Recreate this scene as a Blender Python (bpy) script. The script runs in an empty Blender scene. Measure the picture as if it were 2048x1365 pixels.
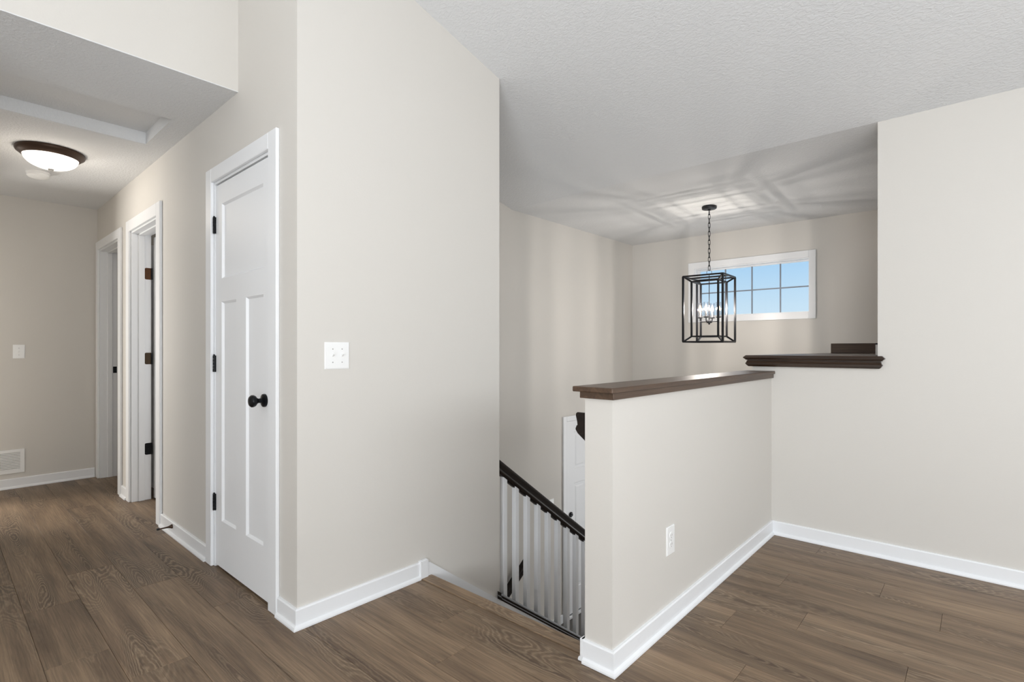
import bpy, bmesh, math, random
from mathutils import Vector, Matrix
random.seed(4)
SC = bpy.context.scene
COL = SC.collection

# ------------------------------------------------------------------ camera
cd = bpy.data.cameras.new('camera')
cam = bpy.data.objects.new('camera', cd); COL.objects.link(cam)
cd.sensor_fit = 'HORIZONTAL'; cd.sensor_width = 36.0
cd.lens = 1043.6 / 2048 * 36.0
cd.shift_y = (698.6 - 682.5) / 2048
cd.clip_start = 0.05
cam.location = (0, 0, 1.2)
cam.rotation_euler = (math.pi / 2, 0, math.atan((1960.0 - 1024) / 1043.6))
SC.camera = cam

# ------------------------------------------------------------------ colour management
SC.view_settings.view_transform = 'Standard'
SC.view_settings.look = 'None'
SC.view_settings.gamma = 1.0
SC.view_settings.use_curve_mapping = False
SC.view_settings.exposure = 0.0

# ------------------------------------------------------------------ world: clear sky seen through the stairwell window
w = bpy.data.worlds.new('sky'); SC.world = w; w.use_nodes = True
nt = w.node_tree; nt.nodes.clear()
wo = nt.nodes.new('ShaderNodeOutputWorld'); bg = nt.nodes.new('ShaderNodeBackground')
tc = nt.nodes.new('ShaderNodeTexCoord'); sx = nt.nodes.new('ShaderNodeSeparateXYZ')
cr = nt.nodes.new('ShaderNodeValToRGB')
nt.links.new(tc.outputs['Generated'], sx.inputs[0]); nt.links.new(sx.outputs['Z'], cr.inputs[0])
cr.color_ramp.elements[0].position = 0.0; cr.color_ramp.elements[0].color = (0.80, 0.93, 1.0, 1)
cr.color_ramp.elements[1].position = 1.0; cr.color_ramp.elements[1].color = (0.12, 0.30, 0.75, 1)
e = cr.color_ramp.elements.new(0.075); e.color = (0.66, 0.85, 0.98, 1)
e = cr.color_ramp.elements.new(0.19); e.color = (0.36, 0.66, 0.96, 1)
nt.links.new(cr.outputs[0], bg.inputs[0]); bg.inputs[1].default_value = 0.95
nt.links.new(bg.outputs[0], wo.inputs[0])

# ------------------------------------------------------------------ large area lights (daylight from unseen windows, plus two added fills)
def area(name, loc, rot, sx_, sy_, power, col=(1, 1, 1)):
    l = bpy.data.lights.new(name, 'AREA'); l.shape = 'RECTANGLE'; l.size = sx_; l.size_y = sy_
    l.energy = power; l.color = col
    o = bpy.data.objects.new(name, l); COL.objects.link(o); o.location = loc; o.rotation_euler = rot
    return o
H = math.pi / 2
area('daylight_back', (1.5, -3.85, 1.5), (H - 0.16, 0, 0), 2.1, 2.2, 162, (0.935, 1.0, 1.07))
area('daylight_side', (2.5, 1.3, 1.45), (H - 0.70, 0, H), 3.0, 1.6, 86, (0.935, 1.0, 1.07))
area('ceiling_fill', (1.25, -1.3, 0.35), (math.pi, 0, 0), 2.3, 2.8, 142, (0.95, 1.0, 1.05))  # added upward fill that brightens the ceiling, not a real source
area('daylight_hall_room', (-6.75, -1.45, 1.45), (H - 0.25, 0, -math.radians(41)), 0.55, 0.9, 95, (1.0, 0.97, 0.92))
area('far_room_fill', (-3.55, 2.0, 1.3), (H, 0, H), 0.9, 1.4, 9, (1.0, 1.0, 1.0))  # added fill for the open slab and jamb, no window behind it
area('daylight_foyer', (-1.9, 5.85, -0.55), (H, 0, math.pi), 1.0, 1.9, 19, (0.97, 1.0, 1.03))

# ------------------------------------------------------------------ materials
def new_mat(name):
    m = bpy.data.materials.new(name); m.use_nodes = True
    return m, m.node_tree, m.node_tree.nodes['Principled BSDF']
def plain(name, col, rough=0.5, metal=0.0, bump=0.0, bscale=200.0, coat=0.0, spec=0.5, bdist=0.001):
    m, t, b = new_mat(name)
    b.inputs['Base Color'].default_value = (*col, 1); b.inputs['Roughness'].default_value = rough
    b.inputs['Metallic'].default_value = metal; b.inputs['Coat Weight'].default_value = coat
    b.inputs['Specular IOR Level'].default_value = spec
    if bump:
        c = t.nodes.new('ShaderNodeTexCoord'); n = t.nodes.new('ShaderNodeTexNoise')
        n.inputs['Scale'].default_value = bscale; n.inputs['Detail'].default_value = 3
        bp = t.nodes.new('ShaderNodeBump'); bp.inputs['Strength'].default_value = bump
        bp.inputs['Distance'].default_value = bdist
        t.links.new(c.outputs['Object'], n.inputs['Vector']); t.links.new(n.outputs[0], bp.inputs['Height'])
        t.links.new(bp.outputs[0], b.inputs['Normal'])
    return m

WALLC = (0.654, 0.627, 0.586)
M_WALL = plain('greige_wall_paint', WALLC, 0.62, bump=0.25, bscale=160, spec=0.3)
M_TRIM = plain('white_trim_paint', (0.83, 0.84, 0.855), 0.38)
M_DOOR = plain('white_door_paint', (0.83, 0.84, 0.855), 0.42, bump=0.04, bscale=120)
M_PLATE = plain('white_plastic', (0.86, 0.86, 0.85), 0.30)
M_BLACK = plain('matte_black_metal', (0.012, 0.012, 0.014), 0.38, metal=0.3)
M_BLACKHW = plain('oil_rubbed_black', (0.010, 0.011, 0.013), 0.28, metal=0.6)
M_BRONZE = plain('bronze_hinge_metal', (0.10, 0.045, 0.02), 0.35, metal=0.7)
M_FIXB = plain('bronze_fixture', (0.055, 0.030, 0.018), 0.42, metal=0.55)
M_NICKEL = plain('nickel', (0.30, 0.28, 0.26), 0.4, metal=0.9)
M_GREY = plain('dull_grey', (0.12, 0.12, 0.12), 0.7, spec=0.1)
M_MUNTIN = plain('grey_muntin', (0.22, 0.25, 0.30), 0.5)
M_SLOT = plain('dark_slot', (0.03, 0.03, 0.03), 0.8)
M_CHROME = plain('scuffed_metal', (0.45, 0.44, 0.43), 0.35, metal=0.8)
M_LANDING = plain('dark_landing_floor', (0.085, 0.078, 0.07), 0.5, bump=0.2, bscale=40)  # one even dark tone for the whole landing floor
M_CARPET = plain('pale_room_floor', (0.62, 0.60, 0.57), 0.9, bump=0.5, bscale=300)

# knockdown ceiling
def ceiling_mat():
    m, t, b = new_mat('textured_ceiling_paint')
    b.inputs['Base Color'].default_value = (0.735, 0.74, 0.745, 1); b.inputs['Roughness'].default_value = 0.9
    b.inputs['Specular IOR Level'].default_value = 0.15
    c = t.nodes.new('ShaderNodeTexCoord'); mp = t.nodes.new('ShaderNodeMapping'); mp.inputs['Scale'].default_value = (1, 1.5, 1)
    n = t.nodes.new('ShaderNodeTexNoise'); n.inputs['Scale'].default_value = 55; n.inputs['Detail'].default_value = 3
    n.inputs['Distortion'].default_value = 0.6
    r = t.nodes.new('ShaderNodeValToRGB'); r.color_ramp.elements[0].position = 0.42; r.color_ramp.elements[1].position = 0.60
    bp = t.nodes.new('ShaderNodeBump'); bp.inputs['Strength'].default_value = 0.38; bp.inputs['Distance'].default_value = 0.003
    t.links.new(c.outputs['Object'], mp.inputs[0]); t.links.new(mp.outputs[0], n.inputs['Vector'])
    t.links.new(n.outputs[0], r.inputs[0]); t.links.new(r.outputs[0], bp.inputs['Height']); t.links.new(bp.outputs[0], b.inputs['Normal'])
    return m
M_CEIL = ceiling_mat()

# cerused oak vinyl planks: grain drawn as contour lines of stretched noise, shifted per plank
def plank_mat():
    m, t, b = new_mat('weathered_oak_plank')
    L = t.links.new; N = t.nodes.new
    c = N('ShaderNodeTexCoord'); oi = N('ShaderNodeObjectInfo')
    off = N('ShaderNodeVectorMath'); off.operation = 'SCALE'; off.inputs[0].default_value = (37.0, 61.0, 17.0)
    L(oi.outputs['Random'], off.inputs['Scale'])
    add = N('ShaderNodeVectorMath'); add.operation = 'ADD'; L(c.outputs['Object'], add.inputs[0]); L(off.outputs[0], add.inputs[1])
    # contour field
    mp = N('ShaderNodeMapping'); mp.inputs['Scale'].default_value = (1.15, 7.0, 1); L(add.outputs[0], mp.inputs[0])
    n1 = N('ShaderNodeTexNoise'); n1.inputs['Scale'].default_value = 1.0; n1.inputs['Detail'].default_value = 1.2; n1.inputs['Roughness'].default_value = 0.35; n1.inputs['Distortion'].default_value = 0.25
    L(mp.outputs[0], n1.inputs['Vector'])
    mpj = N('ShaderNodeMapping'); mpj.inputs['Scale'].default_value = (22, 60, 1); L(add.outputs[0], mpj.inputs[0])
    nj = N('ShaderNodeTexNoise'); nj.inputs['Scale'].default_value = 1.0; nj.inputs['Detail'].default_value = 2; L(mpj.outputs[0], nj.inputs['Vector'])
    mj = N('ShaderNodeMath'); mj.operation = 'MULTIPLY_ADD'; mj.inputs[1].default_value = 0.028; L(nj.outputs[0], mj.inputs[0]); L(n1.outputs[0], mj.inputs[2])
    fr = N('ShaderNodeMath'); fr.operation = 'MULTIPLY'; fr.inputs[1].default_value = 42.0; L(mj.outputs[0], fr.inputs[0])
    pp = N('ShaderNodeMath'); pp.operation = 'PINGPONG'; pp.inputs[1].default_value = 0.5; L(fr.outputs[0], pp.inputs[0])
    lr = N('ShaderNodeValToRGB'); lr.color_ramp.elements[0].position = 0.0; lr.color_ramp.elements[0].color = (1, 1, 1, 1)
    lr.color_ramp.elements[1].position = 0.34; lr.color_ramp.elements[1].color = (0, 0, 0, 1)
    L(pp.outputs[0], lr.inputs[0])
    # where the cathedral figure shows: the heart of the board
    hm = N('ShaderNodeValToRGB'); hm.color_ramp.elements[0].position = 0.44; hm.color_ramp.elements[0].color = (0.06, 0.06, 0.06, 1)
    hm.color_ramp.elements[1].position = 0.57; hm.color_ramp.elements[1].color = (1, 1, 1, 1); L(n1.outputs[0], hm.inputs[0])
    # fine straight fibres
    mpf = N('ShaderNodeMapping'); mpf.inputs['Scale'].default_value = (5, 190, 1); L(add.outputs[0], mpf.inputs[0])
    nf = N('ShaderNodeTexNoise'); nf.inputs['Scale'].default_value = 1.0; nf.inputs['Detail'].default_value = 4; nf.inputs['Roughness'].default_value = 0.6
    nf.inputs['Distortion'].default_value = 0.4
    L(mpf.outputs[0], nf.inputs['Vector'])
    # broad streaks
    mps = N('ShaderNodeMapping'); mps.inputs['Scale'].default_value = (1.3, 16, 1); L(add.outputs[0], mps.inputs[0])
    ns = N('ShaderNodeTexNoise'); ns.inputs['Scale'].default_value = 1.0; ns.inputs['Detail'].default_value = 3; L(mps.outputs[0], ns.inputs['Vector'])
    # base colour: dark heart to light edge
    base = N('ShaderNodeValToRGB')
    base.color_ramp.elements[0].position = 0.36; base.color_ramp.elements[0].color = (0.262, 0.180, 0.112, 1)
    base.color_ramp.elements[1].position = 0.64; base.color_ramp.elements[1].color = (0.098, 0.062, 0.038, 1)
    mixf = N('ShaderNodeMath'); mixf.operation = 'MULTIPLY_ADD'; mixf.inputs[1].default_value = 0.55; L(ns.outputs[0], mixf.inputs[0])
    sc2 = N('ShaderNodeMath'); sc2.operation = 'MULTIPLY'; sc2.inputs[1].default_value = 0.48; L(n1.outputs[0], sc2.inputs[0]); L(sc2.outputs[0], mixf.inputs[2])
    L(mixf.outputs[0], base.inputs[0])
    # light contour lines
    mk = N('ShaderNodeMath'); mk.operation = 'MULTIPLY'; L(lr.outputs[0], mk.inputs[0]); L(hm.outputs[0], mk.inputs[1])
    mk2 = N('ShaderNodeMath'); mk2.operation = 'MULTIPLY'; mk2.inputs[1].default_value = 0.72; L(mk.outputs[0], mk2.inputs[0])
    wn_ = N('ShaderNodeTexWhiteNoise'); wn_.noise_dimensions = '1D'; L(oi.outputs['Random'], wn_.inputs['W'])
    wr_ = N('ShaderNodeMapRange'); wr_.inputs[1].default_value = 0.25; wr_.inputs[2].default_value = 0.6; wr_.inputs[3].default_value = 0.34; wr_.inputs[4].default_value = 0.78
    L(wn_.outputs['Value'], wr_.inputs[0]); L(wr_.outputs[0], mk2.inputs[1])
    m1 = N('ShaderNodeMix'); m1.data_type = 'RGBA'; L(mk2.outputs[0], m1.inputs[0]); L(base.outputs[0], m1.inputs[6]); m1.inputs[7].default_value = (0.300, 0.222, 0.145, 1)
    ff = N('ShaderNodeMapRange'); ff.inputs[1].default_value = 0.3; ff.inputs[2].default_value = 0.7; ff.inputs[3].default_value = 0.66; ff.inputs[4].default_value = 1.28; L(nf.outputs[0], ff.inputs[0])
    rv = N('ShaderNodeMapRange'); rv.inputs[3].default_value = 0.90; rv.inputs[4].default_value = 1.12; L(oi.outputs['Random'], rv.inputs[0])
    mm = N('ShaderNodeMath'); mm.operation = 'MULTIPLY'; L(ff.outputs[0], mm.inputs[0]); L(rv.outputs[0], mm.inputs[1])
    vs = N('ShaderNodeVectorMath'); vs.operation = 'SCALE'; L(m1.outputs[2], vs.inputs[0]); L(mm.outputs[0], vs.inputs['Scale'])
    L(vs.outputs[0], b.inputs['Base Color'])
    b.inputs['Roughness'].default_value = 0.46; b.inputs['Specular IOR Level'].default_value = 0.4
    bp = N('ShaderNodeBump'); bp.inputs['Strength'].default_value = 0.35; bp.inputs['Distance'].default_value = 0.0008
    L(nf.outputs[0], bp.inputs['Height']); L(bp.outputs[0], b.inputs['Normal'])
    return m
M_PLANK = plank_mat()
M_SUB = plain('subfloor', (0.06, 0.05, 0.04), 0.9)

def wood_mat(name, dark, light, rough, axis=1, coat=0.3, sc=60):
    m, t, b = new_mat(name); L = t.links.new; N = t.nodes.new
    c = N('ShaderNodeTexCoord'); mp = N('ShaderNodeMapping'); s = [sc, sc, sc]; s[axis] = 2.5
    mp.inputs['Scale'].default_value = s; L(c.outputs['Object'], mp.inputs[0])
    n = N('ShaderNodeTexNoise'); n.inputs['Scale'].default_value = 1.0; n.inputs['Detail'].default_value = 4; n.inputs['Distortion'].default_value = 0.6
    L(mp.outputs[0], n.inputs['Vector'])
    r = N('ShaderNodeValToRGB'); r.color_ramp.elements[0].position = 0.3; r.color_ramp.elements[0].color = (*dark, 1)
    r.color_ramp.elements[1].position = 0.72; r.color_ramp.elements[1].color = (*light, 1); L(n.outputs[0], r.inputs[0])
    L(r.outputs[0], b.inputs['Base Color']); b.inputs['Roughness'].default_value = rough
    b.inputs['Coat Weight'].default_value = coat; b.inputs['Coat Roughness'].default_value = 0.12
    return m
M_CAP = wood_mat('stained_cap_wood', (0.050, 0.026, 0.014), (0.105, 0.060, 0.034), 0.40, 1, 0.10)
M_LEDGE = wood_mat('espresso_ledge_wood', (0.018, 0.009, 0.005), (0.050, 0.026, 0.014), 0.36, 0, 0.12)
M_BOARD = wood_mat('dull_espresso_wood', (0.030, 0.016, 0.009), (0.065, 0.038, 0.022), 0.6, 0, 0.0)
M_RAIL = wood_mat('espresso_rail_wood', (0.008, 0.005, 0.004), (0.018, 0.011, 0.008), 0.42, 1, 0.08)

M_RAIL.node_tree.nodes['Principled BSDF'].inputs['Specular IOR Level'].default_value = 0.25
def glass_mat(name, tint=(1, 1, 1), fac=0.06):
    m = bpy.data.materials.new(name); m.use_nodes = True; t = m.node_tree; t.nodes.clear()
    o = t.nodes.new('ShaderNodeOutputMaterial'); tr = t.nodes.new('ShaderNodeBsdfTransparent'); g = t.nodes.new('ShaderNodeBsdfGlossy')
    tr.inputs[0].default_value = (*tint, 1); g.inputs['Roughness'].default_value = 0.03
    mx = t.nodes.new('ShaderNodeMixShader'); lw = t.nodes.new('ShaderNodeLayerWeight'); lw.inputs[0].default_value = 0.25
    ma = t.nodes.new('ShaderNodeMath'); ma.operation = 'MULTIPLY_ADD'; ma.inputs[1].default_value = 0.5; ma.inputs[2].default_value = fac
    t.links.new(lw.outputs['Facing'], ma.inputs[0]); t.links.new(ma.outputs[0], mx.inputs[0])
    t.links.new(tr.outputs[0], mx.inputs[1]); t.links.new(g.outputs[0], mx.inputs[2]); t.links.new(mx.outputs[0], o.inputs[0])
    return m
M_PANE = glass_mat('window_glass', (0.96, 0.98, 1.0), 0.0)
M_SHADE = glass_mat('clear_cylinder_glass', (0.96, 0.96, 0.97), 0.02)
def emit(name, col, s):
    m, t, b = new_mat(name)
    b.inputs['Base Color'].default_value = (0.9, 0.88, 0.84, 1); b.inputs['Emission Color'].default_value = (*col, 1); b.inputs['Emission Strength'].default_value = s
    return m
M_BOWL = emit('lit_frosted_bowl', (1.0, 0.93, 0.82), 2.6)
def bulb_mat():
    m = bpy.data.materials.new('lit_clear_bulb'); m.use_nodes = True; t = m.node_tree; t.nodes.clear()
    o = t.nodes.new('ShaderNodeOutputMaterial'); tr = t.nodes.new('ShaderNodeBsdfTransparent'); e_ = t.nodes.new('ShaderNodeEmission')
    e_.inputs[0].default_value = (1.0, 0.60, 0.28, 1); e_.inputs[1].default_value = 2.2
    a = t.nodes.new('ShaderNodeAddShader'); t.links.new(tr.outputs[0], a.inputs[0]); t.links.new(e_.outputs[0], a.inputs[1]); t.links.new(a.outputs[0], o.inputs[0])
    return m
M_BULB = bulb_mat()

# ------------------------------------------------------------------ helpers
WPOS = {}
def thing(name, label, cat, loc=(0, 0, 0), group=None, kind=None):
    o = bpy.data.objects.new(name, None); COL.objects.link(o); o.location = loc
    o.empty_display_size = 0.05
    WPOS[o.name] = Vector(loc)
    if label: o['label'] = label
    if cat: o['category'] = cat
    if group: o['group'] = group
    if kind: o['kind'] = kind
    return o
def obj(name, bm, mat, parent=None, label=None, cat=None, kind=None, smooth=False, group=None):
    me = bpy.data.meshes.new(name)
    bmesh.ops.recalc_face_normals(bm, faces=bm.faces[:])
    xs = [v.co.x for v in bm.verts]; ys = [v.co.y for v in bm.verts]; zs = [v.co.z for v in bm.verts]
    c = Vector(((min(xs) + max(xs)) / 2, (min(ys) + max(ys)) / 2, min(zs)))
    for v in bm.verts: v.co -= c
    if smooth:
        for f in bm.faces: f.smooth = True
    bm.to_mesh(me); bm.free()
    me.materials.append(mat)
    o = bpy.data.objects.new(name, me); COL.objects.link(o)
    WPOS[o.name] = c.copy()
    if parent is not None:
        o.parent = parent; o.location = c - WPOS[parent.name]
    else:
        o.location = c
    if label: o['label'] = label
    if cat: o['category'] = cat
    if kind: o['kind'] = kind
    if group: o['group'] = group
    if smooth:
        try:
            me.set_sharp_from_angle(angle=math.radians(35))
        except Exception: pass
    return o
def BM(): return bmesh.new()
def box(x0, x1, y0, y1, z0, z1, bev=0.0, bm=None):
    b = BM()
    vs = [b.verts.new((x, y, z)) for z in (z0, z1) for y in (y0, y1) for x in (x0, x1)]
    for f in ((0, 1, 3, 2), (4, 6, 7, 5), (0, 4, 5, 1), (2, 3, 7, 6), (0, 2, 6, 4), (1, 5, 7, 3)):
        b.faces.new([vs[i] for i in f])
    if bev: bmesh.ops.bevel(b, geom=b.edges[:], offset=bev, segments=1, affect='EDGES')
    return join(bm, b)
def join(bm, b):
    if bm is None: return b
    me = bpy.data.meshes.new('t'); b.to_mesh(me); b.free(); bm.from_mesh(me); bpy.data.meshes.remove(me)
    return bm
def prism(poly, axis, a0, a1, bm=None, shear=0.0):
    """extrude a 2-d polygon along an axis; poly gives the two other coordinates in xyz order; shear adds dz per unit of axis"""
    b = BM(); A = []; B = []
    for (p, q) in poly:
        for a, lst in ((a0, A), (a1, B)):
            co = [p, q]; co.insert(axis, a); co[2] += shear * (a - a0)
            lst.append(b.verts.new(co))
    n = len(poly)
    b.faces.new(A); b.faces.new(B[::-1])
    for i in range(n): b.faces.new((A[i], B[i], B[(i + 1) % n], A[(i + 1) % n]))
    return join(bm, b)
def lathe(prof, cx, cy, seg=32, bm=None, axis='z', cz=0):
    """prof: list of (r, h); revolve about a vertical axis (or along -y when axis='y')"""
    b = BM(); rings = []
    for (r, h) in prof:
        ring = []
        for i in range(seg):
            a = 2 * math.pi * i / seg
            if axis == 'z': ring.append(b.verts.new((cx + r * math.cos(a), cy + r * math.sin(a), h)))
            elif axis == 'y': ring.append(b.verts.new((cx + r * math.cos(a), h, cz + r * math.sin(a))))
            else: ring.append(b.verts.new((h, cy + r * math.cos(a), cz + r * math.sin(a))))
        rings.append(ring)
    for k in range(len(rings) - 1):
        for i in range(seg):
            b.faces.new((rings[k][i], rings[k][(i + 1) % seg], rings[k + 1][(i + 1) % seg], rings[k + 1][i]))
    b.faces.new(rings[0]); b.faces.new(rings[-1][::-1])
    return join(bm, b)
def bar(p, q, t, bm=None):
    """square bar from p to q"""
    b = BM(); p = Vector(p); q = Vector(q); d = (q - p).normalized()
    up = Vector((0, 0, 1)) if abs(d.z) < 0.9 else BARX
    s = d.cross(up).normalized(); u = s.cross(d).normalized(); h = t / 2
    A = [b.verts.new(p + s * i * h + u * j * h) for i, j in ((-1, -1), (1, -1), (1, 1), (-1, 1))]
    B = [b.verts.new(q + s * i * h + u * j * h) for i, j in ((-1, -1), (1, -1), (1, 1), (-1, 1))]
    b.faces.new(A); b.faces.new(B[::-1])
    for i in range(4): b.faces.new((A[i], B[i], B[(i + 1) % 4], A[(i + 1) % 4]))
    return join(bm, b)
BARX = Vector((1, 0, 0))
def tube(pts, r, seg=8, bm=None, closed=False):
    b = BM(); pts = [Vector(p) for p in pts]; n = len(pts); rings = []
    for i, p in enumerate(pts):
        if closed: d = pts[(i + 1) % n] - pts[i - 1]
        else: d = pts[min(i + 1, n - 1)] - pts[max(i - 1, 0)]
        d.normalize(); up = Vector((0, 0, 1)) if abs(d.z) < 0.95 else Vector((0.3, 1, 0)).normalized()
        s = d.cross(up).normalized(); u = s.cross(d)
        rings.append([b.verts.new(p + r * (math.cos(2 * math.pi * k / seg) * s + math.sin(2 * math.pi * k / seg) * u)) for k in range(seg)])
    for i in range(n if closed else n - 1):
        A = rings[i]; B = rings[(i + 1) % n]
        # best alignment of the rings
        o = min(range(seg), key=lambda o: (A[0].co - B[o].co).length)
        for k in range(seg): b.faces.new((A[k], A[(k + 1) % seg], B[(k + 1 + o) % seg], B[(k + o) % seg]))
    if not closed: b.faces.new(rings[0]); b.faces.new(rings[-1][::-1])
    return join(bm, b)
def S(name, bm, mat, label, cat='wall', parent=None):
    return obj(name, bm, mat, parent, label, cat, 'structure')

# key dimensions
YD = 1.05      # hall and closet door wall (faces -Y)
XS = -2.18     # wall with the double switch (faces +X)
XE = -6.19     # wall at the end of the hall (faces +X)
XH = -2.82     # header above the hall opening
YR = 3.655     # right wall (faces -Y)
YW = 5.946     # stairwell window wall
XL = -3.28     # stairwell left wall
ZL = -1.69     # entry landing
ZC = 2.512     # flat ceilings
SL = 0.722     # stair pitch
YN = 1.775     # first nosing
T = 0.13
D1 = (-6.09, -5.30); D2 = (-4.955, -4.205); D3 = (-3.165, -2.425); DH = 2.125

# ================================================================== FLOOR
fl = obj('floor', prism([(-6.3, -4.0), (2.6, -4.0), (2.6, YR + .1), (-1.06, YR + .1), (-1.06, 1.74), (-2.3, 1.74), (-2.3, 1.3), (-6.3, 1.3)], 2, -0.24, -0.012), M_SUB,
         None, 'brown oak plank floor of the hall and upper room', 'floor', 'structure')
W = 0.1985; Y0 = 0.283
def plank(x0, x1, y0, y1, name='plank'):
    g = 0.0004; c = 0.0011
    x0 += g; x1 -= g; y0 += g; y1 -= g
    b = BM()
    def ring(d, z): return [b.verts.new(p) for p in ((x0 + d, y0 + d, z), (x1 - d, y0 + d, z), (x1 - d, y1 - d, z), (x0 + d, y1 - d, z))]
    A = ring(0, -0.012); B = ring(0, -c); C = ring(c, 0)
    b.faces.new(A[::-1]); b.faces.new(C)
    for P, Q in ((A, B), (B, C)):
        for i in range(4): b.faces.new((P[i], P[(i + 1) % 4], Q[(i + 1) % 4], Q[i]))
    obj(name, b, M_PLANK, fl)
joints = {0: [-5.83, -3.218, -2.595], 1: [-5.517, -3.60], 2: [-5.08, -3.145], -1: [-3.687], 3: [-5.88, -3.95], 5: [-1.54], 6: [-1.76],
          8: [-.662], 10: [-.831, -.202], 11: [-.584], 13: [-.757, -.127], 14: [-.363], 16: [-.716]}
LEN = 1.92
for k in range(-22, 17):
    y0 = Y0 + W * k; y1 = y0 + W
    if y1 < -4.0: continue
    xa = -6.25 if y1 > -0.12 else -2.9
    if k <= 6: xb = 2.6
    if k >= 7: xa = -1.06
    if k in (5, 6): xa = -2.24
    if k == 4: xa = -6.25
    xb = 2.6
    J = list(joints.get(k, []))
    if not J: J = [-6.0 + random.random() * LEN]
    J.sort()
    while J[0] - LEN > xa + .15: J.insert(0, J[0] - LEN)
    while J[-1] + LEN < xb - .15: J.append(J[-1] + (LEN if random.random() > .25 else 1.3))
    xs = [xa] + [j for j in J if xa + .05 < j < xb - .05] + [xb]
    if k == 7:      # narrow rip in front of the stair nosing, full board right of the half wall
        plank(-2.165, -1.13, y0, 1.706)
    for a, c_ in zip(xs[:-1], xs[1:]):
        if c_ - a < .06: continue
        plank(a, c_, max(y0, -4.0), min(y1, YR + .02))
# stair nosing strip
obj('stair_nosing', prism([(1.7065, -0.012), (1.7065, 0.0035), (1.709, 0.005), (1.772, 0.005), (1.781, 0.001), (1.783, -0.008), (1.778, -0.026), (1.757, -0.026), (1.757, -0.012)], 0, -2.166, -1.13), M_PLANK, fl)

S('floor.001', box(-3.5, -0.9, 3.84, 6.1, ZL - .1, ZL), M_LANDING, 'dark floor of the entry landing below the stairs', 'floor')
S('floor.002', box(-6.6, -3.4, 1.3 + .002, 2.9, -.1, -0.004), M_CARPET, 'pale floor of the room behind the open hall door', 'floor')

# ================================================================== WALLS
def wallbox(name, label, *a): return S(name, box(*a), M_WALL, label)
# door wall with three openings (closet and two hall doors), one mesh
def wall_with_openings(x0, x1, y0, y1, z1, ops):
    b = BM(); pts = [x0]
    cur = x0
    for (a, c_) in ops:
        if a > cur: box(cur, a, y0, y1, 0, z1, bm=b)
        box(a, c_, y0, y1, DH, z1, bm=b); cur = c_
    box(cur, x1, y0, y1, 0, z1, bm=b)
    bmesh.ops.remove_doubles(b, verts=b.verts[:], dist=1e-5)
    return b
S('wall_hall', wall_with_openings(XE, XS, YD, YD + T, 4.5, [D1, D2, D3]), M_WALL, 'greige wall with the white closet door and two hall doorways')
S('wall_center', prism([(YD + T, 0), (2.315, 0), (2.315, ZC + SL * 0 + .25 * (YR - 2.315) + .1), (YD + T, 3.4)], 0, XS - .12, XS), M_WALL, 'tall greige wall with the double light switch above the stairs')
b = BM(); prism([(1.75, -3.6), (2.315, -3.6), (2.315, 0.0), (1.75, 0.0)], 0, XS - .12, XS, bm=b)
S('wall_center.001', b, M_WALL, 'greige stair side wall below the floor edge')
wallbox('wall_end', 'greige wall at the far end of the hall with the return grille', XE - .12, XE, -0.3, YD + T + 1.7, 0, 2.6)
b = BM(); box(XE, -6.02, -.27, -.15, 0, 2.6, bm=b); box(-6.02, -5.25, -.27, -.15, DH, 2.6, bm=b); box(-5.25, XH - .12, -.27, -.15, 0, 2.6, bm=b)
bmesh.ops.remove_doubles(b, verts=b.verts[:], dist=1e-5)
S('wall_hall_left', b, M_WALL, 'greige left side wall of the hall with an open doorway')
wallbox('wall_side_room', 'greige far wall of the room across the hall', -7.6, -4.6, -2.32, -2.2, 0, 2.6)
wallbox('wall_side_room.001', 'greige left wall of the room across the hall', -7.72, -7.6, -2.32, -.27, 0, 2.6)
wallbox('wall_side_room.002', 'greige right wall of the room across the hall', -4.7, -4.58, -2.2, -.272, 0, 2.6)
wallbox('wall_side_room.003', 'greige wall beside the hall end in the room across the hall', -7.6, XE, -.27, -.15, 0, 2.6)
S('ceiling.004', box(-7.72, -4.58, -2.32, -.272, ZC + .1, ZC + .2), M_CEIL, 'white ceiling of the room across the hall', 'ceiling')
S('floor.003', box(-7.72, -4.58, -2.32, -.2, -.1, -0.002), M_CARPET, 'pale floor of the room across the hall', 'floor')
b = BM(); prism([(-4.0, 0), (-0.15, 0), (-0.15, ZC + .004), (YD + .02, ZC + .004), (YD + .02, 3.3), (-4.0, 4.5)], 0, XH - .12, XH, bm=b)
S('wall_header', b, M_WALL, 'greige header wall above the lowered hall ceiling')
# right wall with the opening above the ledge
b = BM(); prism([(-1.13, ZL), (2.72, ZL), (2.72, ZC + .08), (-.44, ZC + .03), (-.44, 1.086), (-1.13, 1.086)], 1, YR, YR + .12, bm=b)
S('wall_right', b, M_WALL, 'greige right wall stepping down to the wood ledge')
b = BM(); box(-1.13, .52, YR + .12, YW, ZL, 1.086, bm=b)
S('wall_ledge', b, M_WALL, 'greige bulkhead wall under the wood ledge')
wallbox('wall_stairwell_side', 'greige side wall of the stairwell above the ledge', .5, .62, YR + .12, YW, 1.086, 2.6)
wallbox('wall_half', 'greige half wall with a duplex outlet and wood cap', -1.13, -1.01, 1.68, YR, ZL, 1.012)
wallbox('wall_stairwell_left', 'greige left wall of the stairwell with the white panelled door', XL - .12, XL, 1.9, YW + .2, -3.8, 3.1)
wallbox('wall_stairwell_rear', 'greige wall behind the closet above the lower stairs', XL, XS - .12, 1.80, 1.92, -3.8, 3.1)
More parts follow.
